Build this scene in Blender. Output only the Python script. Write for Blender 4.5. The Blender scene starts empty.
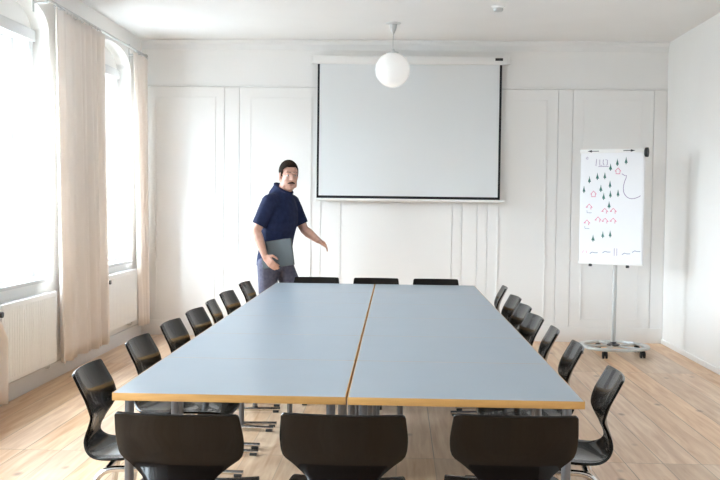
import bpy, bmesh, math, random
from mathutils import Vector, Matrix
random.seed(7)
S = bpy.context.scene
COL = S.collection

# ------------------------------------------------------------------ camera, world, light, exposure
XL, XR, YB, YF, ZC = -2.78, 2.79, 10.66, -2.2, 3.16      # room: left, right, back, front walls, ceiling
cam = bpy.data.cameras.new('camera'); cam_ob = bpy.data.objects.new('camera', cam); COL.objects.link(cam_ob)
cam.sensor_width = 36.0; cam.lens = 50.0; cam.clip_start = 0.05; cam.clip_end = 100
_yaw, _pitch, _roll = 0.03926, 0.03739, 0.01235
fw = Vector((-math.sin(_yaw) * math.cos(_pitch), math.cos(_yaw) * math.cos(_pitch), -math.sin(_pitch)))
rt = Vector((math.cos(_yaw), math.sin(_yaw), 0)); up = rt.cross(fw)
r2 = rt * math.cos(_roll) + up * math.sin(_roll); u2 = up * math.cos(_roll) - rt * math.sin(_roll)
M = Matrix((r2, u2, -fw)).transposed().to_4x4(); M.translation = (0, 0, 1.45)
cam_ob.matrix_world = M
S.camera = cam_ob

WIN_Y = [9.58, 7.19, 4.80, 2.41, 0.02]                   # window centres along the left wall; nearest ones unseen, added for light
w = bpy.data.worlds.new('overcast_sky'); S.world = w; w.use_nodes = True
bg = w.node_tree.nodes['Background']; bg.inputs[1].default_value = 9.0
_n, _l = w.node_tree.nodes, w.node_tree.links
_tc = _n.new('ShaderNodeTexCoord'); _sp = _n.new('ShaderNodeSeparateXYZ'); _cr = _n.new('ShaderNodeValToRGB')
_l.new(_tc.outputs['Generated'], _sp.inputs[0]); _l.new(_sp.outputs[2], _cr.inputs[0]); _l.new(_cr.outputs[0], bg.inputs[0])
_cr.color_ramp.elements[0].position = 0.0; _cr.color_ramp.elements[0].color = (.19, .215, .23, 1)      # pale street and facades below
_cr.color_ramp.elements[1].position = .12; _cr.color_ramp.elements[1].color = (.79, .905, 1.0, 1)     # bright overcast sky
for yc in WIN_Y:                                         # sky portals in the window openings
    l = bpy.data.lights.new('window_portal', 'AREA'); l.shape = 'RECTANGLE'; l.size = 1.2; l.size_y = 1.9
    l.cycles.is_portal = True
    o = bpy.data.objects.new('window_portal', l); COL.objects.link(o)
    o.location = (XL - 0.44, yc, 1.78); o.rotation_euler = (0, math.radians(-90), 0)
    o.rotation_euler = Vector((1, 0, 0)).to_track_quat('-Z', 'Y').to_euler()
S.view_settings.view_transform = 'Standard'; S.view_settings.look = 'None'
S.view_settings.gamma = 1.0; S.view_settings.use_curve_mapping = False
S.view_settings.exposure = 2.58
try:
    S.cycles.max_bounces = 16; S.cycles.diffuse_bounces = 10; S.cycles.transparent_max_bounces = 12
    S.cycles.caustics_reflective = False; S.cycles.caustics_refractive = False
except Exception:
    pass

# ------------------------------------------------------------------ materials
def mat(name, col, rough=0.5, metal=0.0, spec=0.5, coat=0.0):
    m = bpy.data.materials.new(name); m.use_nodes = True
    b = m.node_tree.nodes['Principled BSDF']
    b.inputs['Base Color'].default_value = (*col, 1); b.inputs['Roughness'].default_value = rough
    b.inputs['Metallic'].default_value = metal; b.inputs['Specular IOR Level'].default_value = spec
    b.inputs['Coat Weight'].default_value = coat
    return m
def nt(m): return m.node_tree.nodes, m.node_tree.links, m.node_tree.nodes['Principled BSDF']
def noisy(m, c1, c2, scale=(20, 20, 20), detail=4, bump=0.0, bscale=None):
    n, l, b = nt(m)
    tc = n.new('ShaderNodeTexCoord'); mp = n.new('ShaderNodeMapping'); mp.inputs['Scale'].default_value = scale
    no = n.new('ShaderNodeTexNoise'); no.inputs['Detail'].default_value = detail; no.inputs['Scale'].default_value = 1
    cr = n.new('ShaderNodeValToRGB')
    cr.color_ramp.elements[0].color = (*c1, 1); cr.color_ramp.elements[1].color = (*c2, 1)
    cr.color_ramp.elements[0].position = .3; cr.color_ramp.elements[1].position = .7
    l.new(tc.outputs['Object'], mp.inputs[0]); l.new(mp.outputs[0], no.inputs['Vector'])
    l.new(no.outputs['Fac'], cr.inputs[0]); l.new(cr.outputs[0], b.inputs['Base Color'])
    if bump:
        bp = n.new('ShaderNodeBump'); bp.inputs['Strength'].default_value = bump; bp.inputs['Distance'].default_value = .002
        l.new(no.outputs['Fac'], bp.inputs['Height']); l.new(bp.outputs[0], b.inputs['Normal'])
    return m

WALL = noisy(mat('wall_paint', (.84, .835, .82), .6, spec=.3), (.835, .83, .815), (.85, .845, .83), (3, 3, 3), 3)
DARKWALL = mat('dark_unseen_wall', (.10, .10, .105), .7)  # unseen wall behind the camera, made dark to dim chair reflections
PANEL = mat('panel_paint', (.83, .825, .815), .45, spec=.4)
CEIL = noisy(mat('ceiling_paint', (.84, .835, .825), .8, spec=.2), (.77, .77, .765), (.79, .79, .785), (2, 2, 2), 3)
TRIM = mat('trim_paint', (.80, .80, .79), .4)
WINPAINT = mat('window_paint', (.64, .65, .66), .75, spec=.12)
SKIRT = mat('skirting_paint', (.70, .70, .70), .5)
CHROME = mat('chrome', (.72, .72, .73), .16, 1.0)
STEEL = mat('painted_steel', (.16, .16, .17), .3, .6)
GREYMET = mat('grey_metal', (.55, .56, .56), .4, .35)
DARKMET = mat('dark_metal', (.05, .05, .055), .45, .3)
BLACK = mat('black_plastic', (.015, .015, .017), .45)
RUBBER = mat('black_rubber', (.02, .02, .02), .7)
WHITEPL = mat('white_plastic', (.82, .82, .81), .35)
RADW = mat('radiator_enamel', (.88, .88, .875), .35)
SCREENF = mat('screen_fabric', (.74, .765, .78), .85, spec=.1)
SCREENB = mat('screen_black_border', (.018, .018, .022), .7, spec=.2)
BOARD = mat('white_board', (.84, .85, .88), .3)
PAPER = mat('paper', (.86, .87, .90), .8, spec=.2)
EDGE = noisy(mat('oak_edge', (.55, .30, .10), .45), (.48, .25, .075), (.58, .32, .105), (6, 6, 60), 4)
SHELL = noisy(mat('stained_plywood', (.02, .014, .011), .27, spec=.11, coat=.3), (.003, .002, .0015), (.006, .0035, .0025), (60, 6, 6), 4)
LAM = noisy(mat('blue_grey_laminate', (.35, .41, .47), .34, spec=.5), (.232, .275, .318), (.244, .288, .331), (4, 4, 4), 3)
SKIN = noisy(mat('skin', (.58, .33, .25), .5), (.55, .30, .22), (.62, .37, .29), (25, 25, 25), 3)
SHIRT = noisy(mat('navy_cotton', (.012, .02, .075), .85, spec=.2), (.012, .018, .052), (.019, .027, .075), (30, 30, 30), 4, .3)
JEANS = noisy(mat('grey_denim', (.11, .11, .16), .85, spec=.2), (.09, .09, .135), (.14, .14, .19), (40, 40, 40), 4, .3)
HAIR = noisy(mat('dark_hair', (.02, .014, .010), .9, spec=.1), (.015, .010, .008), (.035, .024, .017), (90, 90, 90), 3, .5)
EYEW = mat('eye_white', (.42, .38, .36), .4)
LIP = mat('lip', (.42, .19, .16), .5)
SHOE = mat('brown_leather', (.05, .03, .02), .4)
LAPTOP = mat('dark_grey_laptop', (.075, .088, .095), .6, spec=.25)
GREEN = mat('green_marker', (.03, .15, .13), .6)
PINK = mat('pink_marker', (.74, .22, .36), .6)
PURPLE = mat('purple_marker', (.34, .26, .42), .6)
BLUEM = mat('blue_marker', (.16, .22, .36), .6)
CURT = bpy.data.materials.new('beige_curtain_cloth'); CURT.use_nodes = True
n, l, b = nt(CURT)
n.remove(b)
df = n.new('ShaderNodeBsdfDiffuse'); tr = n.new('ShaderNodeBsdfTranslucent'); mx = n.new('ShaderNodeMixShader')
df.inputs[0].default_value = (.90, .845, .80, 1); tr.inputs[0].default_value = (.90, .84, .79, 1); mx.inputs[0].default_value = .2
l.new(df.outputs[0], mx.inputs[1]); l.new(tr.outputs[0], mx.inputs[2]); l.new(mx.outputs[0], n['Material Output'].inputs[0])
GLASS = bpy.data.materials.new('window_glass'); GLASS.use_nodes = True
n, l, b = nt(GLASS); n.remove(b)
tp = n.new('ShaderNodeBsdfTransparent'); tp.inputs[0].default_value = (.97, .98, .98, 1)
gl = n.new('ShaderNodeBsdfGlossy'); gl.inputs['Roughness'].default_value = .02
mx = n.new('ShaderNodeMixShader'); mx.inputs[0].default_value = .06
l.new(tp.outputs[0], mx.inputs[1]); l.new(gl.outputs[0], mx.inputs[2]); l.new(mx.outputs[0], n['Material Output'].inputs[0])
OPAL = mat('opal_glass', (.86, .86, .85), .25)
b = OPAL.node_tree.nodes['Principled BSDF']; b.inputs['Emission Color'].default_value = (1, .99, .97, 1); b.inputs['Emission Strength'].default_value = .035   # weak emission added to lift the globe's brightness

# floor boards (pine): long boards run away from the camera; butt joints meet on common lines
FLOOR = mat('pine_boards', (.6, .45, .32), .38, spec=.45)
n, l, b = nt(FLOOR)
def math_(op, a, bb=None, c=None):
    x = n.new('ShaderNodeMath'); x.operation = op
    for i, v in enumerate((a, bb, c)):
        if v is None: continue
        if isinstance(v, (int, float)): x.inputs[i].default_value = v
        else: l.new(v, x.inputs[i])
    return x.outputs[0]
tc = n.new('ShaderNodeTexCoord'); sp = n.new('ShaderNodeSeparateXYZ'); l.new(tc.outputs['Object'], sp.inputs[0])
bw = .215
bx_ = math_('DIVIDE', sp.outputs[0], bw); bi = math_('FLOOR', bx_); fx = math_('FRACT', bx_)
by_ = math_('DIVIDE', math_('SUBTRACT', sp.outputs[1], 5.65), 3.1); bj = math_('FLOOR', by_); fy = math_('FRACT', by_)
cb = n.new('ShaderNodeCombineXYZ'); l.new(bi, cb.inputs[0]); l.new(bj, cb.inputs[1])
wn = n.new('ShaderNodeTexWhiteNoise'); wn.noise_dimensions = '3D'; l.new(cb.outputs[0], wn.inputs['Vector'])
# grain coordinates: stretched along the board, shifted per board
gv = n.new('ShaderNodeCombineXYZ')
l.new(math_('MULTIPLY', sp.outputs[0], 26), gv.inputs[0])
l.new(math_('ADD', math_('MULTIPLY', sp.outputs[1], 1.6), math_('MULTIPLY', wn.outputs['Value'], 40)), gv.inputs[1])
l.new(math_('MULTIPLY', wn.outputs['Value'], 17), gv.inputs[2])
gn = n.new('ShaderNodeTexNoise'); gn.inputs['Scale'].default_value = 1; gn.inputs['Detail'].default_value = 5; gn.inputs['Distortion'].default_value = .6
l.new(gv.outputs[0], gn.inputs['Vector'])
cr = n.new('ShaderNodeValToRGB'); e = cr.color_ramp.elements
e[0].position = .25; e[0].color = (.53, .31, .18, 1); e[1].position = .70; e[1].color = (.77, .575, .40, 1)
l.new(gn.outputs['Fac'], cr.inputs[0])
hs = n.new('ShaderNodeHueSaturation'); l.new(cr.outputs[0], hs.inputs['Color'])
l.new(math_('ADD', math_('MULTIPLY', wn.outputs['Value'], .24), .88), hs.inputs['Value'])
l.new(math_('ADD', math_('MULTIPLY', math_('FRACT', math_('MULTIPLY', wn.outputs['Value'], 7.3)), .25), .92), hs.inputs['Saturation'])
# knots
kv = n.new('ShaderNodeCombineXYZ'); l.new(math_('MULTIPLY', sp.outputs[0], 4.2), kv.inputs[0]); l.new(math_('MULTIPLY', sp.outputs[1], 2.4), kv.inputs[1])
vo = n.new('ShaderNodeTexVoronoi'); vo.inputs['Scale'].default_value = 1.0; l.new(kv.outputs[0], vo.inputs['Vector'])
wk = n.new('ShaderNodeTexWhiteNoise'); l.new(vo.outputs['Position'], wk.inputs['Vector'])
kr = n.new('ShaderNodeMapRange'); kr.inputs['From Min'].default_value = .03; kr.inputs['From Max'].default_value = .13
kr.inputs['To Min'].default_value = 1; kr.inputs['To Max'].default_value = 0; l.new(vo.outputs['Distance'], kr.inputs['Value'])
kf = math_('MULTIPLY', kr.outputs[0], math_('GREATER_THAN', wk.outputs['Value'], .30))
mk = n.new('ShaderNodeMix'); mk.data_type = 'RGBA'; l.new(math_('MULTIPLY', kf, .75), mk.inputs[0]); l.new(hs.outputs[0], mk.inputs[6]); mk.inputs[7].default_value = (.20, .10, .055, 1)
# joints
gapx = math_('LESS_THAN', math_('MINIMUM', fx, math_('SUBTRACT', 1, fx)), .013)
gapy = math_('LESS_THAN', math_('MINIMUM', fy, math_('SUBTRACT', 1, fy)), .0010)
gap = math_('MAXIMUM', gapx, gapy)
gp = math_('MULTIPLY', gap, math_('ADD', math_('MULTIPLY', wn.outputs['Value'], .55), .22))
mj = n.new('ShaderNodeMix'); mj.data_type = 'RGBA'; l.new(gp, mj.inputs[0]); l.new(mk.outputs[2], mj.inputs[6]); mj.inputs[7].default_value = (.07, .045, .03, 1)
l.new(mj.outputs[2], b.inputs['Base Color'])
bp = n.new('ShaderNodeBump'); bp.inputs['Strength'].default_value = .25; bp.inputs['Distance'].default_value = .002
l.new(math_('SUBTRACT', gn.outputs['Fac'], gap), bp.inputs['Height']); l.new(bp.outputs[0], b.inputs['Normal'])

# ------------------------------------------------------------------ mesh helpers
class MB:
    def __init__(s): s.bm = bmesh.new(); s.mi = 0
    def face(s, vs):
        try:
            f = s.bm.faces.new(vs); f.material_index = s.mi; f.smooth = True; return f
        except ValueError: return None
    def box(s, a, b, bev=0.0, mtx=None):
        a, b = Vector(a), Vector(b)
        t = bmesh.new(); bmesh.ops.create_cube(t, size=1)
        for v in t.verts:
            v.co = Vector([(a[i] + b[i]) / 2 + v.co[i] * (b[i] - a[i]) for i in range(3)])
        if bev: bmesh.ops.bevel(t, geom=t.edges[:], offset=bev, segments=2, profile=.6, affect='EDGES')
        s.merge(t, mtx); return s
    def merge(s, t, mtx=None):
        mp = {}
        for v in t.verts: mp[v] = s.bm.verts.new((mtx @ v.co) if mtx else v.co)
        for f in t.faces: s.face([mp[v] for v in f.verts])
        t.free()
    def loft(s, rings, cap=True, closed=False):
        rr = [[s.bm.verts.new(p) for p in r] for r in rings]
        m = len(rr[0]); N = len(rr)
        for i in range(N if closed else N - 1):
            for j in range(m):
                s.face([rr[i][j], rr[i][(j + 1) % m], rr[(i + 1) % N][(j + 1) % m], rr[(i + 1) % N][j]])
        if cap and not closed: s.face(rr[0][::-1]); s.face(rr[-1])
        return s
    def tube(s, pts, r, n=10, cap=True, closed=False):
        pts = [Vector(p) for p in pts]; N = len(pts)
        rs = r if isinstance(r, (list, tuple)) else [r] * N
        def tan(i):
            if closed: return (pts[(i + 1) % N] - pts[i - 1]).normalized()
            return (pts[min(i + 1, N - 1)] - pts[max(i - 1, 0)]).normalized()
        t0 = tan(0); nrm = t0.orthogonal().normalized(); rings = []
        for i in range(N):
            t = tan(i); nrm = (nrm - t * nrm.dot(t)).normalized(); bn = t.cross(nrm)
            rings.append([pts[i] + (nrm * math.cos(a) + bn * math.sin(a)) * rs[i] for a in [2 * math.pi * k / n for k in range(n)]])
        return s.loft(rings, cap, closed)
    def lathe(s, prof, n=24, c=(0, 0, 0), mtx=None):
        rings = [[Vector((c[0] + r * math.cos(2 * math.pi * k / n), c[1] + r * math.sin(2 * math.pi * k / n), c[2] + z)) for k in range(n)] for r, z in prof]
        if mtx: rings = [[mtx @ p for p in r] for r in rings]
        return s.loft(rings)
    def ball(s, c, r, u=16, v=10, rot=None):
        t = bmesh.new(); bmesh.ops.create_uvsphere(t, u_segments=u, v_segments=v, radius=1)
        rr = r if isinstance(r, (tuple, list)) else (r, r, r)
        m = Matrix.Translation(c) @ (rot.to_4x4() if rot else Matrix.Identity(4)) @ Matrix.Diagonal((*rr, 1))
        s.merge(t, m); return s
    def cap(s, p1, r1, p2, r2, n=14):                      # tapered capsule
        p1, p2 = Vector(p1), Vector(p2); d = (p2 - p1); L = d.length; d.normalize()
        pts, rs = [], []
        for k in range(5):
            a = math.pi / 2 * (1 - k / 4); pts.append(p1 - d * r1 * math.sin(a)); rs.append(max(r1 * math.cos(a), 1e-4))
        for k in range(5):
            a = math.pi / 2 * (k / 4); pts.append(p2 + d * r2 * math.sin(a)); rs.append(max(r2 * math.cos(a), 1e-4))
        return s.tube(pts, rs, n)
    def mesh(s, name, mats, flat=False):
        bmesh.ops.recalc_face_normals(s.bm, faces=s.bm.faces[:])
        me = bpy.data.meshes.new(name); s.bm.to_mesh(me); s.bm.free()
        for m in (mats if isinstance(mats, (list, tuple)) else [mats]): me.materials.append(m)
        if flat: me.polygons.foreach_set('use_smooth', [False] * len(me.polygons))
        elif hasattr(me, 'set_sharp_from_angle'): me.set_sharp_from_angle(angle=math.radians(38))
        return me
    def build(s, name, mats, parent=None, flat=False, loc=None):
        o = bpy.data.objects.new(name, s.mesh(name, mats, flat)); COL.objects.link(o)
        if parent: o.parent = parent
        if loc: o.location = loc
        return o
def fillet(pts, r, k=5):
    pts = [Vector(p) for p in pts]; out = [pts[0]]
    for i in range(1, len(pts) - 1):
        a, p, c = pts[i - 1], pts[i], pts[i + 1]
        d1 = (a - p); d2 = (c - p); q = min(r, d1.length * .45, d2.length * .45)
        s, e = p + d1.normalized() * q, p + d2.normalized() * q
        for j in range(k + 1):
            t = j / k; out.append(s * (1 - t) ** 2 + p * 2 * t * (1 - t) + e * t * t)
    return out + [pts[-1]]
def thing(name, label, cat, loc=(0, 0, 0), rz=0, group=None):
    o = bpy.data.objects.new(name, None); COL.objects.link(o); o.empty_display_size = .1
    o.location = loc; o.rotation_euler = (0, 0, rz)
    return tag(o, label, cat, group)
def tag(o, label, cat, group=None):
    o['label'] = label; o['category'] = cat
    if group: o['group'] = group
    return o
def struct(o): o['kind'] = 'structure'; return o
def copy_tree(o, parent=None):
    c = o.copy(); COL.objects.link(c)
    if parent: c.parent = parent
    for ch in list(o.children): copy_tree(ch, c)
    return c
def bake(o):                                               # apply the object's modifiers into its mesh
    dg = bpy.context.evaluated_depsgraph_get()
    me = bpy.data.meshes.new_from_object(o.evaluated_get(dg)); old = o.data
    o.modifiers.clear(); o.data = me; bpy.data.meshes.remove(old)
    me.polygons.foreach_set('use_smooth', [True] * len(me.polygons))
    return o
def remesh(o, vox, smooth=6):
    m = o.modifiers.new('r', 'REMESH'); m.mode = 'VOXEL'; m.voxel_size = vox; m.use_smooth_shade = True
    s = o.modifiers.new('s', 'SMOOTH'); s.factor = .5; s.iterations = smooth
    return bake(o)

# ------------------------------------------------------------------ room shell
struct(MB().box((XL - .5, YF - .2, -.1), (XR + .2, YB + .2, 0)).build('floor', FLOOR, flat=True))
struct(MB().box((XL - .5, YF - .2, ZC), (XR + .2, YB + .2, ZC + .15)).build('ceiling', CEIL, flat=True))
struct(MB().box((XR, YF - .2, 0), (XR + .2, YB + .2, ZC)).build('wall_right', WALL, flat=True))
struct(MB().box((XL - .5, YF - .2, 0), (XR, YF, ZC)).build('wall_front', DARKWALL, flat=True))

# left wall: arched plaster recesses over a rectangular box-window opening
HW, SPR, APX, SILL = .64, 2.73, 2.97, .80
m = MB()
edges = [YF] + [v for yc in sorted(WIN_Y) for v in (yc - HW, yc + HW)] + [YB]
for i in range(0, len(edges), 2): m.box((XL - .14, edges[i], 0), (XL, edges[i + 1], ZC))
for yc in WIN_Y:
    m.box((XL - .14, yc - HW, 0), (XL, yc + HW, SILL))
    N = 20; low = []
    for k in range(N + 1):
        a = math.pi * k / N; low.append((yc - HW * math.cos(a), SPR + (APX - SPR) * math.sin(a) ** .8))
    rows = [[m.bm.verts.new((x, y, z)) for (y, z) in low] + [m.bm.verts.new((x, y, ZC)) for (y, z) in low[::-1]] for x in (XL, XL - .14)]
    L = len(rows[0])
    for r in rows:
        for k in range(N): m.face([r[k], r[k + 1], r[L - 2 - k], r[L - 1 - k]])
    for k in range(N): m.face([rows[0][k], rows[0][k + 1], rows[1][k + 1], rows[1][k]])
OW = .555; OZ0, OZ1 = .86, 2.70
oe = [YF] + [v for yc in sorted(WIN_Y) for v in (yc - OW, yc + OW)] + [YB]
for i in range(0, len(oe), 2): m.box((XL - .42, oe[i], 0), (XL - .14, oe[i + 1], ZC))
for yc in WIN_Y:
    m.box((XL - .42, yc - OW, 0), (XL - .14, yc + OW, OZ0)); m.box((XL - .42, yc - OW, OZ1), (XL - .14, yc + OW, ZC))
struct(m.build('wall_left', WALL, flat=True))

# windows: inner casing, deep outer sash with transom and mullion, glass, sill board, handle
for i, yc in enumerate(WIN_Y):
    wroot = MB()
    x0, x1 = XL - .155, XL - .115                           # casing on the inner face of the opening
    for a, bb in (((x0, yc - OW - .05, OZ0 - .03), (x1, yc - OW + .03, OZ1 + .05)), ((x0, yc + OW - .03, OZ0 - .03), (x1, yc + OW + .05, OZ1 + .05)), ((x0, yc - OW - .07, OZ1 - .02), (x1 + .015, yc + OW + .07, OZ1 + .07))):
        wroot.box(a, bb, .006)
    wo = struct(wroot.build('window_%d' % (i + 1), WINPAINT)); wo['label'] = 'tall white box window with transom in an arched recess'
    x0, x1 = XL - .31, XL - .26
    yl, yr, zl, zr = yc - OW + .004, yc + OW - .004, OZ0 + .005, OZ1 - .004
    f = MB(); q4 = [[(yl, zl), (yr, zl), (yr, zr), (yl, zr)], [(yl + .07, zl + .085), (yr - .07, zl + .085), (yr - .07, zr - .076), (yl + .07, zr - .076)]]
    f.loft([[Vector((xx, q4[i][k][0], q4[i][k][1])) for i, xx in ((0, x0), (0, x1), (1, x1), (1, x0))] for k in range(4)], closed=True)
    f.build('window_frame', WINPAINT, wo, flat=True)
    MB().box((x0, yl + .071, 1.99), (x1, yr - .071, 2.07), .004).build('transom', WINPAINT, wo, flat=True)
    for za, zb in ((OZ0 + .091, 1.989), (2.071, OZ1 - .081)): MB().box((x0 + .002, yc - .045, za), (x1 - .002, yc + .045, zb), .004).build('mullion', WINPAINT, wo, flat=True)
    g = MB()
    for ya, yb in ((yl + .07, yc - .045), (yc + .045, yr - .07)):
        for za, zb in ((OZ0 + .09, 1.99), (2.07, OZ1 - .08)):
            g.box((XL - .287, ya - .005, za - .005), (XL - .283, yb + .005, zb + .005))
    g.build('window_pane', GLASS, wo, flat=True)
    MB().box((XL - .26, yc - OW - .0, OZ0 - .055), (XL - .125, yc + OW, OZ0 + .004)).box((XL - .16, yc - HW + .002, SILL - .0), (XL + .03, yc + HW - .002, SILL + .03), .005).build('window_sill', WINPAINT, wo)
    h = MB(); h.box((XL - .265, yc - .012, 1.33), (XL - .245, yc + .012, 1.47), .004).tube([(XL - .255, yc, 1.4), (XL - .21, yc, 1.4), (XL - .205, yc, 1.32)], .008)
    h.build('window_handle', GREYMET, wo)

# back wall with panelled doors and pilasters in shallow relief
struct(MB().box((XL - .5, YB, 0), (XR, YB + .2, ZC)).build('wall_back', PANEL, flat=True))
T = .016
def leaf(name, x0, x1, panel=None, z0=.16, z1=2.66):
    m = MB().box((x0 + .003, YB - T, z0), (x1 - .003, YB - .0005, z1), .002)
    o = struct(m.build(name, PANEL, flat=True))
    if panel:
        x0, x1 = panel; z0, z1, wd, m = .24, 2.56, .012, MB()
        q4 = [[(x0, z0), (x1, z0), (x1, z1), (x0, z1)], [(x0 + wd, z0 + wd), (x1 - wd, z0 + wd), (x1 - wd, z1 - wd), (x0 + wd, z1 - wd)]]
        rg = [[Vector((q4[i][k][0], YB - T - d, q4[i][k][1])) for i, d in ((0, -.001), (0, .006), (1, .007), (1, -.001))] for k in range(4)]
        m.loft(rg, closed=True); m.build('panel_moulding', PANEL, o, flat=True)
for i, (x0, x1, p) in enumerate(((-2.71, -1.88, (-2.62, -1.975)), (-1.72, -.84, (-1.61, -.945)), (.928, 1.653, (1.03, 1.541)), (1.806, 2.65, (1.916, 2.528)))): leaf('door_%d' % (i + 1), x0, x1, p)
for i, (x0, x1) in enumerate(((-1.88, -1.72), (-.84, -.626), (-.626, .555), (.555, .661), (.661, .819), (.819, .928), (1.653, 1.806), (2.65, 2.79))): leaf('trim_%d' % (i + 3), x0, x1)
r = MB(); r.box((XL, YB - .024, 2.664), (XR, YB, 2.682), .004)
struct(r.build('trim_1', TRIM))
cv = MB()                                                   # small cove where the back wall meets the ceiling
prof = [(0, 3.06), (.012, 3.06), (.02, 3.08), (.03, 3.115), (.055, 3.14), (.075, 3.148), (.075, 3.16), (0, 3.16)]
cv.loft([[Vector((x, YB - d, z)) for d, z in prof] for x in (XL, XR)])
struct(cv.build('trim_2', CEIL, flat=True))
struct(MB().box((XL, YB - .024, 0), (XR, YB, .16), .004).build('baseboard_back', PANEL))
struct(MB().box((XR - .014, YF, 0), (XR, YB - .024, .05), .004).build('baseboard_right', PANEL))
struct(MB().box((XL, YF, 0), (XL + .018, YB - .024, .13), .004).build('baseboard_left', SKIRT))

# ------------------------------------------------------------------ conference table: twelve square tables, two columns
TW, TL = .8677, .8492; TROT = .0044; T0 = Vector((-.184, 3.62, 0))
def make_table():
    t = thing('conference_table', '', 'table', group='square tables pushed together into one long conference table')
    hx, hy = TW / 2 - .0035, TL / 2 - .0008
    MB().box((-hx + .003, -hy + .002, .712), (hx - .003, hy - .002, .740), .0012).build('tabletop', LAM, t, flat=True)
    e = MB()
    for a, bb in (((-hx, -hy), (hx, -hy + .0022)), ((-hx, hy - .0022), (hx, hy)), ((-hx, -hy), (-hx + .0035, hy)), ((hx - .0035, -hy), (hx, hy))):
        e.box((a[0], a[1], .7115), (bb[0], bb[1], .7398), .0008)
    e.build('edge_band', EDGE, t)
    f = MB(); ix, iy = hx - .20, hy - .20
    for a, bb in (((-ix, -iy - .012), (ix, -iy + .012)), ((-ix, iy - .012), (ix, iy + .012)), ((-ix - .012, -iy), (-ix + .012, iy)), ((ix - .012, -iy), (ix + .012, iy))):
        f.box((a[0], a[1], .688), (bb[0], bb[1], .7115), .003)
    f.build('apron_frame', DARKMET, t); ix, iy = hx - .055, hy - .055
    for sx in (-1, 1):
        for sy in (-1, 1):
            lg = MB().tube([(0, 0, .02), (0, 0, .712)], .017, 14).build('leg', STEEL, t)
            lg.location = (.030 if sx > 0 else -ix, sy * iy, 0)
            MB().lathe([(.012, 0), (.019, .002), (.019, .02), (.012, .028)], 14).build('foot_glide', RUBBER, lg)
    return t
ORD = ['nearest', 'second', 'third', 'fourth', 'fifth', 'farthest']
tproto = make_table(); first = True
for c, cx in enumerate((-TW / 2, TW / 2)):
    for k in range(6):
        t = tproto if first else copy_tree(tproto); first = False
        p = Matrix.Rotation(TROT, 3, 'Z') @ Vector((cx, TL * (k + .5), 0)) + T0
        t.location = p; t.rotation_euler.z = TROT + (0 if c else math.pi)
        inv = Matrix.Rotation(-t.rotation_euler.z, 3, 'Z')
        lgs = [o for o in t.children if o.name.startswith('leg')]
        ys = ((3.642, 4.40), (4.49, 5.09), (5.70, 6.10), (6.30, 6.905), (7.07, 7.70), (7.92, 8.655)) if c == 0 else ((3.66, 4.41), (4.525, 5.095), (5.685, 6.10), (6.29, 6.91), (7.07, 7.62), (7.92, 8.655))
        oxs = ({(2, 1): -.66, (4, 0): -.66, (5, 0): -.66} if c == 0 else {(2, 1): .02, (4, 0): .02, (5, 0): .02})
        for j in (0, 1):                                    # outer legs stand in the gaps between the tucked-in chairs
            wx = oxs.get((k, j), -.99 if c == 0 else .622)
            lgs[j].location = inv @ (Vector((wx, ys[k][j], 0)) - p)
            wy = p.y + (-1, 1)[j] * (TL / 2 - .055)
            if k == 5 and j == 1: wy = 8.32
            lgs[2 + j].location = inv @ (Vector((-.245 if c == 0 else -.125, wy, 0)) - p)
        side = ('left', 'right')[c]
        if k == 0: lab = 'blue-grey square table with oak edge at the near %s corner of the conference block' % side
        elif k == 5: lab = 'blue-grey square table at the far %s corner of the conference block, by the back wall' % side
        else: lab = 'blue-grey square table, %s from the camera in the %s column of the conference block' % (ORD[k], side)
        t['label'] = lab

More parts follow.
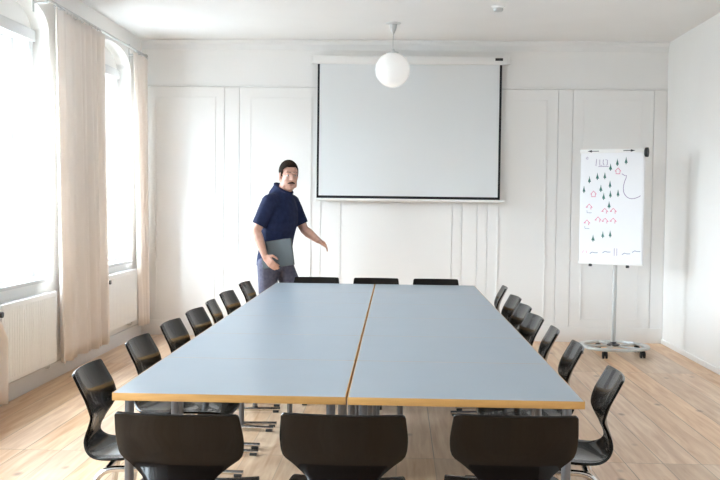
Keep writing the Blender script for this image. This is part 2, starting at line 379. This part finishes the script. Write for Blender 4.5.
# ------------------------------------------------------------------ chairs
def catmull(P, k):
    out = []
    for i in range(len(P) - 1):
        p0, p1, p2, p3 = P[max(i - 1, 0)], P[i], P[i + 1], P[min(i + 2, len(P) - 1)]
        for j in range(k):
            t = j / k
            out.append([.5 * (2 * b_ + (c_ - a_) * t + (2 * a_ - 5 * b_ + 4 * c_ - d_) * t * t + (3 * b_ - a_ - 3 * c_ + d_) * t ** 3) for a_, b_, c_, d_ in zip(p0, p1, p2, p3)])
    return out + [list(P[-1])]
def make_chair():
    ch = thing('chair', '', 'chair', group='moulded plywood chairs around the conference table')
    #        y     z     half  wrap
    prof = [(.243, .428, .150, .1), (.238, .444, .178, .2), (.205, .456, .197, .3), (.11, .456, .206, .4), (.0, .449, .207, .45), (-.09, .442, .200, .5),
            (-.15, .447, .178, .5), (-.188, .470, .148, .5), (-.206, .505, .116, .6), (-.201, .542, .101, .7), (-.190, .575, .118, .8), (-.181, .612, .160, .80), (-.183, .645, .197, .75), (-.200, .70, .205, .75), (-.221, .745, .202, .75), (-.238, .780, .198, .75), (-.2435, .792, .196, .75), (-.2465, .798, .187, .75)]
    prof = [(y, z if z < .45 else .45 + (z - .45) * .957, h_, w_) for y, z, h_, w_ in prof]
    R = catmull(prof, 3); nv = 12; m = MB(); rows = []
    for i, (y, z, hw, wr) in enumerate(R):
        a, bq = R[max(i - 1, 0)], R[min(i + 1, len(R) - 1)]
        t = Vector((0, bq[0] - a[0], bq[1] - a[1])).normalized(); nr = Vector((0, t.z, -t.y if z < .56 else 0))
        row = []
        for j in range(nv + 1):
            v = -1 + 2 * j / nv; x = v * hw
            row.append(m.bm.verts.new(Vector((x, y, z)) + nr * (wr * x * x)))
        rows.append(row)
    for i in range(len(rows) - 1):
        for j in range(nv): m.face([rows[i][j], rows[i][j + 1], rows[i + 1][j + 1], rows[i + 1][j]])
    sh = m.build('seat_shell', SHELL, ch)
    so = sh.modifiers.new('so', 'SOLIDIFY'); so.thickness = .0105; so.offset = 0
    bv = sh.modifiers.new('bv', 'BEVEL'); bv.width = .003; bv.segments = 2; bv.limit_method = 'ANGLE'; bv.angle_limit = math.radians(50)
    bake(sh)
    for s in (-1, 1):
        pts = fillet([(s * .165, .17, .431), (s * .17, .10, .424), (s * .175, -.135, .418), (s * .222, -.20, .0235), (s * .225, .235, .0235)], .075, 8)
        fr = MB().tube(pts, .0125, 10).build('side_frame', CHROME, ch)
        MB().box((s * .225 - .014, .185, 0), (s * .225 + .014, .225, .014), .003).build('floor_glide', RUBBER, fr)
        MB().box((s * .222 - .015, -.165, 0), (s * .222 + .015, -.125, .014), .003).build('floor_glide', RUBBER, fr)
    for xx, yy, zz in ((.167, .12, .424), (.174, -.10, .417)): MB().tube([(-xx, yy, zz), (xx, yy, zz)], .011).build('cross_bar', CHROME, ch)
    MB().box((-.075, .09, .433), (.075, .15, .447), .003).build('mounting_plate', BLACK, ch)
    MB().box((-.075, -.12, .4245), (.075, -.06, .436), .003).build('mounting_plate', BLACK, ch)
    return ch
cproto = make_chair(); cfirst = True
def chair(x, y, rz, label):
    global cfirst
    c = cproto if cfirst else copy_tree(cproto); cfirst = False
    c.location = (x, y, 0); c.rotation_euler = (0, 0, rz); c['label'] = label
PI = math.pi
NUM = ['nearest the camera', 'second from the camera', 'third from the camera', 'fourth from the camera', 'fifth from the camera', 'sixth from the camera', 'farthest from the camera']
for k, (x, y, a) in enumerate([(-1.262, 3.93, 2), (-1.28, 4.75, -1), (-1.275, 5.414, -2), (-1.268, 6.02, -3), (-1.268, 6.57, 4), (-1.286, 7.245, -4), (-1.29, 8.12, -3)]):
    chair(x + .246, y, -PI / 2 + math.radians(a), 'dark plywood chair on the window side of the table, ' + NUM[k])
for k, (x, y, a) in enumerate([(.894, 4.02, -4), (.88, 4.80, -4), (.86, 5.39, -5), (.85, 5.99, 5), (.862, 6.60, 4), (.872, 7.23, 4), (.876, 8.10, -3)]):
    chair(x - .246, y, PI / 2 + math.radians(a), 'dark plywood chair on the flip chart side of the table, ' + NUM[k])
for x, y, a, nm in ((-.686, 3.06, -1, 'leftmost of three at the near table end'), (-.169, 3.10, 0, 'middle of three at the near table end'), (.376, 3.14, .5, 'rightmost of three at the near table end')):
    chair(x, y + .246, math.radians(a), 'dark plywood chair seen from behind, ' + nm)
for x, nm in ((-.727, 'nearest to the walking man'), (-.199, 'in the middle'), (.327, 'on the flip chart side')):
    chair(x, 8.61, PI, 'dark plywood chair at the far end of the table, ' + nm)

# ------------------------------------------------------------------ projection screen on the back wall
SX0, SX1, SZ0, SZ1 = -.883, 1.051, 1.495, 2.915; SY = YB - .085
t = thing('projection_screen', 'large white roll-down projection screen with black border on the back wall', 'projector screen', (.08, YB - .02, SZ0))
def at(o, par):                                             # keep world coordinates under a placed thing
    o.parent = par; o.matrix_parent_inverse = Matrix.LocRotScale(par.location, par.rotation_euler, None).inverted(); return o
at(MB().box((SX0 + .02, SY, SZ0 + .026), (SX1 - .022, SY + .003, SZ1)).build('screen_fabric', SCREENF, flat=True), t)
m = MB()
m.box((SX0, SY - .001, SZ0), (SX0 + .022, SY + .0035, SZ1)).box((SX1 - .024, SY - .001, SZ0), (SX1, SY + .0035, SZ1)).box((SX0, SY - .001, SZ0), (SX1, SY + .0035, SZ0 + .027))
at(m.build('black_border', SCREENB, flat=True), t)
at(MB().box((SX0 - .055, YB - .115, SZ1 - .01), (SX1 + .055, YB - .025, 2.99), .012).build('roller_housing', TRIM), t)
at(MB().box((SX1 - .075, YB - .119, SZ1 + .03), (SX1 + .005, YB - .113, SZ1 + .058), .002).build('dark_end_badge', BLACK), t)
at(MB().box((SX1 + .055, YB - .10, SZ1 + .0), (SX1 + .085, YB - .024, 2.99), .006).box((SX0 - .075, YB - .10, SZ1), (SX0 - .055, YB - .024, 2.99), .006).build('end_cap', WHITEPL), t)
at(MB().tube([(SX0 - .005, SY + .001, SZ0 - .016), (SX1 + .045, SY + .001, SZ0 - .016)], .016, 12).build('bottom_bar', WHITEPL), t)

# ------------------------------------------------------------------ ceiling fixtures
t = thing('pendant_lamp', 'round white opal globe pendant lamp hanging in front of the projection screen', 'lamp', (-.085, 9.58, ZC))
m = MB(); gz = 2.715 - ZC
m.ball((0, 0, gz), (.165, .165, .165), 40, 24); m.build('globe_shade', OPAL, t)
MB().lathe([(.001, .0), (.075, 0), (.07, -.008), (.03, -.014), (.03, -.02)], 24).lathe([(.035, -.012), (.03, -.055), (.014, -.095), (.006, -.11), (.001, -.11)], 20).build('ceiling_canopy', GREYMET, t)
MB().tube([(0, 0, -.10), (0, 0, gz + .17)], .004, 8).build('cable', GREYMET, t)
MB().lathe([(.001, .04), (.012, .035), (.018, .012), (.055, .004), (.055, -.014), (.001, -.014)], 24, (0, 0, gz + .165)).build('globe_cap', GREYMET, t)
t = thing('smoke_detector', 'small white round smoke detector on the ceiling', 'smoke detector', (.824, 8.74, ZC))
MB().lathe([(.001, 0), (.06, 0), (.06, -.012), (.052, -.02), (.001, -.02)], 24).build('base_plate', WHITEPL, t)
MB().lathe([(.045, -.018), (.045, -.035), (.036, -.048), (.001, -.05)], 24).build('sensor_head', GREYMET, t)

# ------------------------------------------------------------------ radiators under the two nearer-to-view windows
def radiator(ya, yb, z0, z1, label, valve_y):
    t = thing('radiator', label, 'radiator', (XL + .072, (ya + yb) / 2, z0), group='panel radiators under the windows')
    L = (yb - ya) / 2; H = z1 - z0
    p = MB(); p.box((.0, -L, .0), (.028, L, H), .01)
    k = int(2 * L / .045)
    for i in range(1, k): p.box((.024, -L + i * 2 * L / k - .012, .035), (.031, -L + i * 2 * L / k + .012, H - .035), .003)
    p.build('front_panel', RADW, t)
    MB().box((-.055, -L + .01, .01), (-.03, L - .01, H - .01), .008).build('rear_panel', RADW, t)
    g = MB()
    for i in range(24):
        y = -L + .03 + i * (2 * L - .06) / 23; g.box((-.05, y - .006, H - .012), (.005, y + .006, H - .004))
    g.box((-.055, -L, H - .02), (-.048, L, H), .002); g.build('top_grille', RADW, t)
    MB().box((-.055, -L - .002, .01), (.012, -L + .004, H - .005)).box((-.055, L - .004, .01), (.012, L + .002, H - .005)).build('side_cover', RADW, t)
    for s in (-1, 1): MB().box((-.071, s * (L - .12) - .015, .06), (-.05, s * (L - .12) + .015, H - .06)).build('wall_bracket', GREYMET, t)
    v = MB().tube([(-.02, valve_y, H - .06), (-.02, valve_y + math.copysign(.05, valve_y), H - .06)], .011).build('valve', CHROME, t)
    MB().tube([(-.005, valve_y + math.copysign(.03, valve_y), H - .06), (.05, valve_y + math.copysign(.03, valve_y), H - .06)], .021, 14).build('thermostat_knob', BLACK, v)
    MB().tube(fillet([(-.02, L - .03, .02), (-.02, L - .03, -.05), (-.065, L - .03, -.05)], .03), .009).build('pipe', TRIM, t)
radiator(6.65, 7.74, .17, .725, 'long white panel radiator under the nearer arched window, close to the left picture edge', -.56)
radiator(9.16, 10.14, .22, .745, 'white panel radiator under the farther window, between the two long curtains', -.49)

# ------------------------------------------------------------------ curtains and rod
def curtain(label, top, bot, zt, zb, folds, amp, xoff=.12, edge=None, seed=1):
    rnd = random.Random(seed); ph = [rnd.uniform(0, 6.28) for _ in range(4)]
    t = thing('curtain', label, 'curtain', (XL + xoff, (bot[0] + bot[1]) / 2, zb), group='floor-length beige curtains at the windows')
    NU, NVv = folds * 14, 26; rows = []; m = MB(); yc = (bot[0] + bot[1]) / 2
    for j in range(NVv + 1):
        v = j / NVv; z = zb + (zt - zb) * v; row = []
        for i in range(NU + 1):
            u = i / NU
            y0 = bot[0] + (top[0] - bot[0]) * v; y1 = bot[1] + (top[1] - bot[1]) * v
            if edge: y0, y1 = edge(z, y0, y1)
            uu = u + .035 * math.sin(u * 7 + ph[0]) + .018 * math.sin(u * 17 + ph[3]) + .008 * math.sin(v * 4 + u * 13 + ph[1]) * (1 - v)
            y = y0 + (y1 - y0) * u
            a = amp * (.75 + .25 * math.sin(u * 7 + ph[2])) * (1 - .35 * v)
            x = a * math.sin(2 * math.pi * folds * uu) + .35 * a * math.sin(2 * math.pi * folds * .5 * uu + ph[3] + v)
            row.append(m.bm.verts.new((x, y - yc, z - zb)))
        rows.append(row)
    for j in range(NVv):
        for i in range(NU): m.face([rows[j][i], rows[j][i + 1], rows[j + 1][i + 1], rows[j + 1][i]])
    c = m.build('cloth', CURT, t); so = c.modifiers.new('s', 'SOLIDIFY'); so.thickness = .0025; bake(c)
    yt0, yt1 = (top if not edge else edge(zt, *top))
    for k in range(folds):
        y = yt0 + (yt1 - yt0) * (k + .25) / folds - yc
        pts = [(-.0 + .017 * math.cos(a), y, zt - zb + .016 + .019 * math.sin(a)) for a in [2 * math.pi * q / 12 for q in range(12)]]
        MB().tube(pts, .0025, 6, closed=True).build('curtain_ring', GREYMET, t)
ZROD = 2.945
curtain('wide beige curtain hanging between the two arched windows', (7.60, 8.87), (7.78, 9.04), 2.915, .145, 8, .045, seed=3)
curtain('narrow beige curtain gathered in the far corner beside the back wall', (9.92, 10.50), (10.19, 10.58), 2.915, .15, 4, .042, seed=5)
def glare_edge(z, a, b_):  # upper cloth drawn back: window glare put into the curtain's shape
    s = min(1, max(0, (z - .50) / .35)); s = s * s * (3 - 2 * s)
    return a, b_ - .38 * s
curtain('beige curtain at the left picture edge, on the near side of the first radiator', (5.65, 6.66), (5.60, 6.58), 2.915, .07, 7, .04, edge=glare_edge, seed=8)
t = thing('curtain_rod', 'long thin grey curtain rod on brackets above the windows', 'curtain rod', (XL + .12, 7.9, ZROD))
MB().tube([(0, -3.0, 0), (0, 2.45, 0)], .011, 10).build('rod', GREYMET, t)
for y in (-3.0, -.42, 2.25):
    MB().box((-.12, y - .012, -.09), (-.112, y + .012, .09), .003).tube([(-.115, y, -.02), (-.02, y, -.02), (0, y, -.012)], .008).build('bracket', GREYMET, t)
MB().ball((0, 2.47, 0), .02).build('finial', GREYMET, t)

# ------------------------------------------------------------------ flip chart
BL_, BR_ = Vector((1.757, 9.85, 0)), Vector((2.290, 9.50, 0))
ux = (BR_ - BL_).normalized(); BWd = (BR_ - BL_).length; cen = (BL_ + BR_) / 2
ang = math.atan2(ux.y, ux.x); Z0b, Z1b = .89, 1.985
fc = thing('flip_chart', 'mobile flip chart stand with white board on a round wheeled base in the right corner', 'flip chart', (2.10, 9.80, 0), 0)
nrm = Vector((ux.y, -ux.x, 0))                              # faces the camera
B = Matrix((ux, -nrm, Vector((0, 0, 1)))).transposed().to_4x4(); B.translation = cen - fc.location
def bm_(): return MB()
m = MB(); hb = BWd / 2
m.box((-hb, 0, Z0b), (hb, .022, Z1b), .008, B); bo = m.build('board', BOARD, fc)
m = MB(); m.box((-hb - .004, -.006, Z0b - .008), (hb + .004, .026, Z0b + .012), .004, B); m.build('marker_tray', WHITEPL, bo)
m = MB(); m.box((-hb, -.016, Z1b - .03), (hb, 0, Z1b + .006), .004, B); m.build('paper_clamp', WHITEPL, bo)
for s in (-.62, .55):
    m = MB(); m.box((s * hb - .014, -.014, Z0b - .03), (s * hb + .014, .012, Z0b - .004), .004, B); m.build('paper_hook', BLACK, bo)
m = MB(); m.lathe([(.001, -.016), (.026, -.016), (.03, -.010), (.03, .014), (.001, .016)], 18, mtx=B @ Matrix.Translation((hb + .018, 0, Z1b - .03)) @ Matrix.Rotation(PI / 2, 4, 'Y') @ Matrix.Diagonal((1.5, 1, 1, 1))); m.build('clamp_knob', BLACK, bo)
back = B @ Vector((0, .035, 0))
px, py = 0.0, 0.0
MB().tube([(px, py, .10), (px, py, 1.0)], .022, 16).build('lower_pole', GREYMET, fc)
MB().tube([(px, py, .98), (px, py, 1.55)], .017, 16).build('upper_pole', CHROME, fc)
q1 = B @ Vector((.05, .02, 1.45)); m = MB(); m.tube([(px, py, 1.45), (q1.x, q1.y, 1.45)], .016).tube([(px, py, 1.2), ((B @ Vector((.05, .02, 0))).x, (B @ Vector((.05, .02, 0))).y, 1.2)], .016); m.build('board_mount', DARKMET, fc)
m = MB(); m.lathe([(.001, .125), (.028, .125), (.03, .11), (.06, .102), (.065, .09), (.001, .09)], 28); m.build('hub', DARKMET, fc)
RR = .315
m = MB(); rings = []
for k in range(48):
    a = 2 * PI * k / 48; c, s_ = math.cos(a), math.sin(a)
    rings.append([Vector((c * (RR + d), s_ * (RR + d), z)) for d, z in ((-.028, .072), (.028, .072), (.032, .082), (.028, .095), (-.028, .095), (-.032, .084))])
m.loft(rings, closed=True); m.build('base_ring', GREYMET, fc)
m = MB()
AN = [math.radians(a) for a in (-116, -42, 32, 106, 180)]
for a in AN: m.tube([(0, 0, .084), (RR * math.cos(a), RR * math.sin(a), .084)], .012)
m.build('spokes', GREYMET, fc)
for a in AN:
    x, y = (RR + .0) * math.cos(a), (RR + .0) * math.sin(a)
    c = MB(); c.tube([(x, y, .05), (x, y, .074)], .010).box((x - .007, y - .014, .03), (x + .007, y + .014, .068), .002); c = c.build('caster', BLACK, fc)
    for s in (-1, 1): MB().tube([(x + s * .008, y, .033), (x + s * .022, y, .033)], .033, 18).build('wheel', RUBBER, c)
# paper with the marker drawing
pp = thing('paper_sheet', 'white paper sheet with coloured marker drawing clamped on the flip chart board', 'paper', cen + Vector((0, 0, Z0b)) + nrm * .003, 0)
PB = Matrix((ux, -nrm, Vector((0, 0, 1)))).transposed().to_4x4()
PH = Z1b - Z0b
m = MB(); m.box((-hb + .012, -.0015, .018), (hb - .012, .0025, PH - .032), 0, PB); sheet = m.build('sheet', PAPER, pp, flat=True)
def P2(u, v, d=.0030): return Vector(((u - .5) * BWd, -d, v * PH))
def mark(name, mm, lines, wd=.005):                         # one drawn figure: an outline of marker strokes joined into one mesh
    m = MB()
    for ln in lines:
        pts = [P2(*p) for p in ln]; L = []
        for i, p in enumerate(pts):
            d = (pts[min(i + 1, len(pts) - 1)] - pts[max(i - 1, 0)]).normalized(); s_ = Vector((d.z, 0, -d.x)) * wd / 2; bk = Vector((0, .0014, 0))
            L.append([PB @ (p + s_), PB @ (p + s_ + bk), PB @ (p - s_ + bk), PB @ (p - s_)])
        m.loft(L)
    m.build(name, mm, sheet, flat=True)
for u, v in [(.721, .906), (.586, .892), (.481, .85), (.395, .777), (.277, .771), (.151, .742), (.066, .656), (.336, .665), (.479, .701), (.383, .595), (.488, .615), (.607, .624), (.471, .521), (.228, .225), (.382, .259), (.498, .267)]:
    sw = random.uniform(.8, 1.1); m = MB()
    ol = [(u, v + .03), (u + .008, v + .008), (u + .028 * sw, v - .024), (u + .008, v - .022), (u + .006, v - .034), (u - .006, v - .034), (u - .008, v - .022), (u - .026 * sw, v - .022), (u - .008, v + .008)]
    m.loft([[PB @ P2(*p) for p in ol], [PB @ P2(*p, .0016) for p in ol]]); m.build('drawn_tree', GREEN, sheet, flat=True)
for i, (u, v) in enumerate([(.221, .615), (.156, .501), (.125, .361), (.405, .466), (.539, .467), (.301, .389), (.414, .379), (.54, .381), (.599, .816)]):
    if i in (0, 8): ln = [[(u - .045, v - .004), (u, v + .024), (u + .045, v - .004), (u + .03, v - .004), (u + .03, v - .026), (u - .03, v - .026), (u - .03, v - .004), (u - .045, v - .004)]]
    else: ln = [[(u - .02, v - .004), (u - .05, v - .008), (u, v + .022), (u + .05, v - .008), (u + .028, v - .004), (u + .028, v - .024)]]
    mark('drawn_house', PINK, ln, .0068)
    if i in (1, 2): mark('drawn_stroke', BLUEM, [[(u - .035, v - .035), (u - .03, v - .055), (u + .04, v - .055)]], .004)
mark('drawn_path', PURPLE, [[(.66, .79), (.70, .775), (.732, .775), (.725, .75), (.706, .724), (.69, .69), (.687, .663), (.693, .632), (.711, .61), (.74, .59), (.777, .578), (.82, .573), (.861, .576), (.91, .585), (.952, .60)]], .0062)
for ln in ([(.25, .86), (.26, .92)], [(.31, .915), (.31, .865), (.35, .865)], [(.37, .915), (.36, .89), (.38, .865)], [(.40, .915), (.43, .91), (.43, .87), (.41, .865)], [(.29, .855), (.45, .855)], [(.09, .93), (.12, .94), (.12, .92), (.09, .925)], [(.568, .075), (.568, .14)], [(.608, .075), (.608, .14)]):
    mark('drawn_stroke', PURPLE, [ln], .005)
for u, v in ((.241, .091), (.444, .102), (.748, .093), (.904, .116)):
    mark('drawn_wave', BLUEM, [[(u - .06, v - .006), (u - .02, v + .008), (u + .02, v + .002), (u + .065, v + .004)]], .006)
mark('drawn_stroke', PINK, [[(.06, .09), (.08, .11)]], .0036); mark('drawn_stroke', PINK, [[(.12, .11), (.13, .09)]], .0036)
# the two arrows on the clamp rail
for u0, u1, s in ((.134, .30, -1), (.683, .85, 1)):
    za = (Z1b - .012); m = MB()
    xa, xb = (u0 - .5) * BWd, (u1 - .5) * BWd
    tip = xb + .01 if s > 0 else xa - .01; bs = tip - s * .045; tail = xa if s > 0 else xb
    ol = [(tail, za - .0035), (bs, za - .0035), (bs, za - .012), (tip, za), (bs, za + .012), (bs, za + .0035), (tail, za + .0035)]
    m.loft([[B @ Vector((x, d, z)) for x, z in ol] for d in (-.0172, -.0155)])
    m.build('arrow_mark', BLACK, bo, flat=True)

# ------------------------------------------------------------------ walking man
MX, MY = -1.16, 9.36
man = thing('person', 'man in navy short-sleeved shirt walking behind the table with a laptop under his arm', 'person', (MX, MY, 0))
yw = math.radians(-28); F = Vector((math.cos(yw), math.sin(yw), 0)); Rr = Vector((F.y, -F.x, 0)); U = Vector((0, 0, 1))
def q(f, r, z): return F * f + Rr * r + U * z               # forward, to his right, up (relative to MX, MY)
def ring(f, r, z, a, bb, n=20, tilt=0):                     # ellipse: a across, bb front-back
    out = []
    for k in range(n):
        t = 2 * PI * k / n; ca, sa = math.cos(t), math.sin(t)
        out.append(q(f + bb * sa, r + a * ca, z - tilt * bb * sa))
    return out
sh_r = q(.06, .188, 1.44); sh_l = q(.055, -.175, 1.44)
el_r = q(-.03, .272, 1.18); wr_r = q(.085, .288, .945)
el_l = q(.165, -.235, 1.185); wr_l = q(.375, -.16, 1.09)
hip_r, hip_l = q(-.02, .09, .90), q(.0, -.09, .90)
kn_r, an_r = q(-.02, .10, .49), q(-.33, .10, .155)           # trailing leg
kn_l, an_l = q(.22, -.09, .50), q(.30, -.09, .085)           # leading leg
m = MB()
# torso core
m.loft([ring(-.03, 0, .84, .155, .115), ring(-.02, 0, .93, .165, .125), ring(0, 0, 1.03, .160, .125), ring(.02, 0, 1.15, .165, .125), ring(.045, 0, 1.28, .180, .125), ring(.05, 0, 1.40, .175, .12), ring(.055, 0, 1.48, .130, .10), ring(.07, 0, 1.55, .068, .068)])
m.cap(q(.06, 0, 1.48), .068, q(.115, 0, 1.60), .064)
m.cap(q(.055, .09, 1.455), .068, sh_r, .062); m.cap(q(.06, -.09, 1.455), .068, sh_l, .062)
for s, e, w_ in ((sh_r, el_r, wr_r), (sh_l, el_l, wr_l)):
    m.cap(s, .055, s.lerp(e, .5), .052); m.cap(s.lerp(e, .5), .052, e, .042)
    fm = e.lerp(w_, .3); m.cap(e, .042, fm, .046); m.cap(fm, .046, w_, .028)
for h_, k_, a_ in ((hip_r, kn_r, an_r), (hip_l, kn_l, an_l)):
    m.cap(h_, .095, k_, .06); cf = k_.lerp(a_, .35); m.cap(k_, .058, cf, .06); m.cap(cf, .06, a_, .04)
# head (faces slightly towards the camera)
hy = math.radians(-66); HF = Vector((math.cos(hy), math.sin(hy), 0)); HR = Vector((HF.y, -HF.x, 0))
hc = q(.142, 0, 1.690)
hrot = Matrix((HF, -HR, U)).transposed()
HM = Matrix.Translation(hc) @ hrot.to_4x4() @ Matrix.Rotation(.10, 4, 'Y') @ Matrix.Diagonal((1.06, 1.06, 1.08, 1))
h = MB()                                                    # head in its own axes: x forward, y left, z up
h.ball((-.015, 0, .035), (.098, .077, .095), 28, 18); h.ball((.020, 0, -.032), (.074, .064, .092), 24, 16)
h.ball((.048, 0, -.098), (.036, .038, .027), 16, 10)                                         # chin
for s_ in (-1, 1):
    h.cap((.030, s_ * .044, -.082), .022, (-.028, s_ * .060, -.03), .024)                    # jaw
    h.cap((.076, s_ * .038, .030), .010, (.086, s_ * .008, .028), .010)                      # brow
    h.ball((.062, s_ * .038, -.024), .021); h.ball((.096, s_ * .012, -.028), .0100)          # cheek, nostril
    h.ball((-.014, s_ * .079, -.004), (.019, .010, .031), 14, 10)                            # ear
h.cap((.086, 0, .016), .0105, (.110, 0, -.024), .0140)                                       # nose
h.cap((.074, .016, -.070), .012, (.074, -.016, -.070), .012)                                 # lips base
m.merge(h.bm, HM)
# hands
def hand(wr, fd, pd, sd, curl, size=1.0, thumb=1):
    # fd: along palm, pd: palm normal (towards the gripped side), sd: towards the thumb side
    fd, pd, sd = fd.normalized(), pd.normalized(), sd.normalized()
    kn = wr + fd * .088 * size
    for o_ in (-.030, -.010, .010, .030):
        m.cap(wr + sd * o_ * .65 + fd * .008, .016, kn + sd * o_, .0125)
    L = [.068, .080, .074, .058]
    for i, o_ in enumerate((.031, .010, -.011, -.031)):
        p = kn + sd * o_; d = fd.copy()
        for j, fr in enumerate((.45, .32, .23)):
            d = (d * math.cos(curl[j]) + pd * math.sin(curl[j])).normalized() if j == 0 else (d + pd * curl[j]).normalized()
            p2 = p + d * L[i] * fr * size * 1.15; m.cap(p, .0098 - j * .001, p2, .0090 - j * .001, 10); p = p2
    tb = wr + fd * .022 + sd * .024; t1 = tb + (fd * .55 + sd * .75 + pd * .25).normalized() * .042
    t2 = t1 + (fd * .9 + sd * .25 + pd * .3).normalized() * .034; t3 = t2 + (fd * .95 + pd * .3).normalized() * .026
    m.cap(tb, .017, t1, .013, 10); m.cap(t1, .0125, t2, .011, 10); m.cap(t2, .011, t3, .009, 10)
hand(wr_r, F * .72 - U * .62, -Rr + U * -.1, U * .75 + F * .62, (.35, .55, .7))
hand(wr_l, F * .85 + Rr * .2 - U * .35, -U * .75 + Rr * .5 - F * .2, F * .3 + U * .5 + Rr * .7, (.30, .35, .4))
body = remesh(m.build('body', SKIN, man), .0065, 4)
# face details
for s_ in (-1, 1):
    e = MB(); e.ball((.0695, s_ * .031, .008), .0115); e.bm.transform(HM); e = e.build('eye', EYEW, body)
    p = MB(); p.ball((.0785, s_ * .031, .0075), .0046); p.bm.transform(HM); p.build('pupil', BLACK, e)
    p = MB(); p.cap((.086, s_ * .014, .036), .0042, (.074, s_ * .046, .037), .0032); p.bm.transform(HM); p.build('eyebrow', HAIR, man)
p = MB(); p.tube([(.080, .022, -.071), (.0865, .010, -.070), (.088, 0, -.0705), (.0865, -.010, -.070), (.080, -.022, -.071)], [.003, .0055, .006, .0055, .003]); p.bm.transform(HM); p.build('mouth', LIP, body)
p = MB(); p.tube([(.070, .034, -.064), (.083, .022, -.056), (.094, 0, -.051), (.083, -.022, -.056), (.070, -.034, -.064)], [.004, .0075, .0085, .0075, .004]); p.bm.transform(HM); p.build('moustache', HAIR, man)
hm = MB()                                                     # short hair, high hairline, cut round the ears
hm.ball((-.016, 0, .036), (.1015, .0815, .0995), 48, 40); hm.ball((-.030, 0, -.02), (.078, .0715, .07), 40, 30)
def hairline(x):
    P = [(-.2, -.075), (-.03, -.06), (-.028, .02), (.004, .03), (.006, -.002), (.024, .002), (.034, .05), (.058, .082), (.2, .082)]
    for (x0, z0), (x1, z1) in zip(P[:-1], P[1:]):
        if x <= x1: return z0 + (z1 - z0) * (x - x0) / (x1 - x0)
bmesh.ops.delete(hm.bm, geom=[f for f in hm.bm.faces if f.calc_center_median().z < hairline(f.calc_center_median().x)], context='FACES')
hm.bm.transform(HM); ho = hm.build('hair', HAIR, man)
so = ho.modifiers.new('s', 'SOLIDIFY'); so.thickness = .007; so.offset = 0; bake(ho)
# shirt
m = MB()
m.loft([ring(-.03, 0, .845, .182, .142), ring(-.025, 0, .90, .184, .145), ring(-.005, 0, 1.0, .180, .146), ring(.015, 0, 1.12, .184, .148), ring(.04, 0, 1.25, .205, .155), ring(.048, 0, 1.38, .205, .148), ring(.050, 0, 1.46, .160, .125), ring(.060, 0, 1.512, .116, .118, tilt=.3), ring(.076, 0, 1.553, .088, .096, tilt=.5), ring(.082, 0, 1.580, .080, .090, tilt=.5)])
m.cap(q(.045, .08, 1.45), .088, sh_r, .080); m.cap(q(.055, -.08, 1.45), .088, sh_l, .080)
for s, e_ in ((sh_r, el_r), (sh_l, el_l)):
    d = (e_ - s); Ls = .80
    m.tube([s, s + d * .25, s + d * .55, s + d * Ls], [.078, .076, .070, .066], 18)
remesh(m.build('shirt', SHIRT, man), .008, 3)
MB().tube([q(.082 + .084 * math.sin(a), .076 * math.cos(a), 1.574 - .045 * math.sin(a)) for a in [2 * PI * k / 24 for k in range(24)]], .012, 8, closed=True).build('collar', SHIRT, man)
m = MB()
m.loft([ring(-.03, 0, .80, .172, .130), ring(-.028, 0, .87, .172, .130), ring(-.025, 0, .93, .168, .128), ring(-.02, 0, .96, .164, .125)])
for h_, k_, a_ in ((hip_r, kn_r, an_r), (hip_l, kn_l, an_l)):
    m.cap(h_ + U * -.03, .108, k_, .078); m.tube([k_ + U * .02, k_.lerp(a_, .4), k_.lerp(a_, .97)], [.079, .076, .066], 18)
    m.ball(k_, .078)
remesh(m.build('trousers', JEANS, man), .009, 4)
def shoe(heel, toe_dir, pitch):
    m = MB(); d = (toe_dir * math.cos(pitch) - U * math.sin(pitch)).normalized(); s = Vector((toe_dir.y, -toe_dir.x, 0)); n_ = s.cross(d) * 1
    if n_.z < 0: n_ = -n_
    def rg(f, w_, h0, h1):
        return [heel + d * f + s * w_ * math.cos(t) + n_ * ((h0 + h1) / 2 + (h1 - h0) / 2 * math.sin(t)) for t in [2 * PI * k / 16 for k in range(16)]]
    m.loft([rg(-.065, .022, .01, .06), rg(-.05, .036, .0, .11), rg(0, .040, .0, .12), rg(.06, .042, .0, .095), rg(.12, .048, .0, .07), rg(.17, .044, .0, .052), rg(.205, .022, .004, .036)])
    m.build('shoe', SHOE, man)
shoe(Vector((an_l.x, an_l.y, 0.0)), F, 0)
hd = Vector((an_r.x, an_r.y, 0)) ; shoe(hd + U * .095, F, .52)
# laptop carried under the right arm
lp = thing('laptop', 'closed dark grey laptop carried by the walking man against his hip', 'laptop', (MX, MY, 0))
lc = q(.18, .232, .975)
lt = Matrix.Rotation(math.radians(9), 3, Rr)
LB = Matrix((lt @ F, -Rr, lt @ U)).transposed().to_4x4(); LB.translation = lc
MB().box((-.172, -.0015, -.122), (.172, .0095, .122), .004, LB).build('base', LAPTOP, lp)
MB().box((-.172, -.0105, -.122), (.172, -.0025, .122), .004, LB).build('lid', LAPTOP, lp)
MB().tube([LB @ Vector((-.12, -.001, .121)), LB @ Vector((.12, -.001, .121))], .005).build('hinge', BLACK, lp)
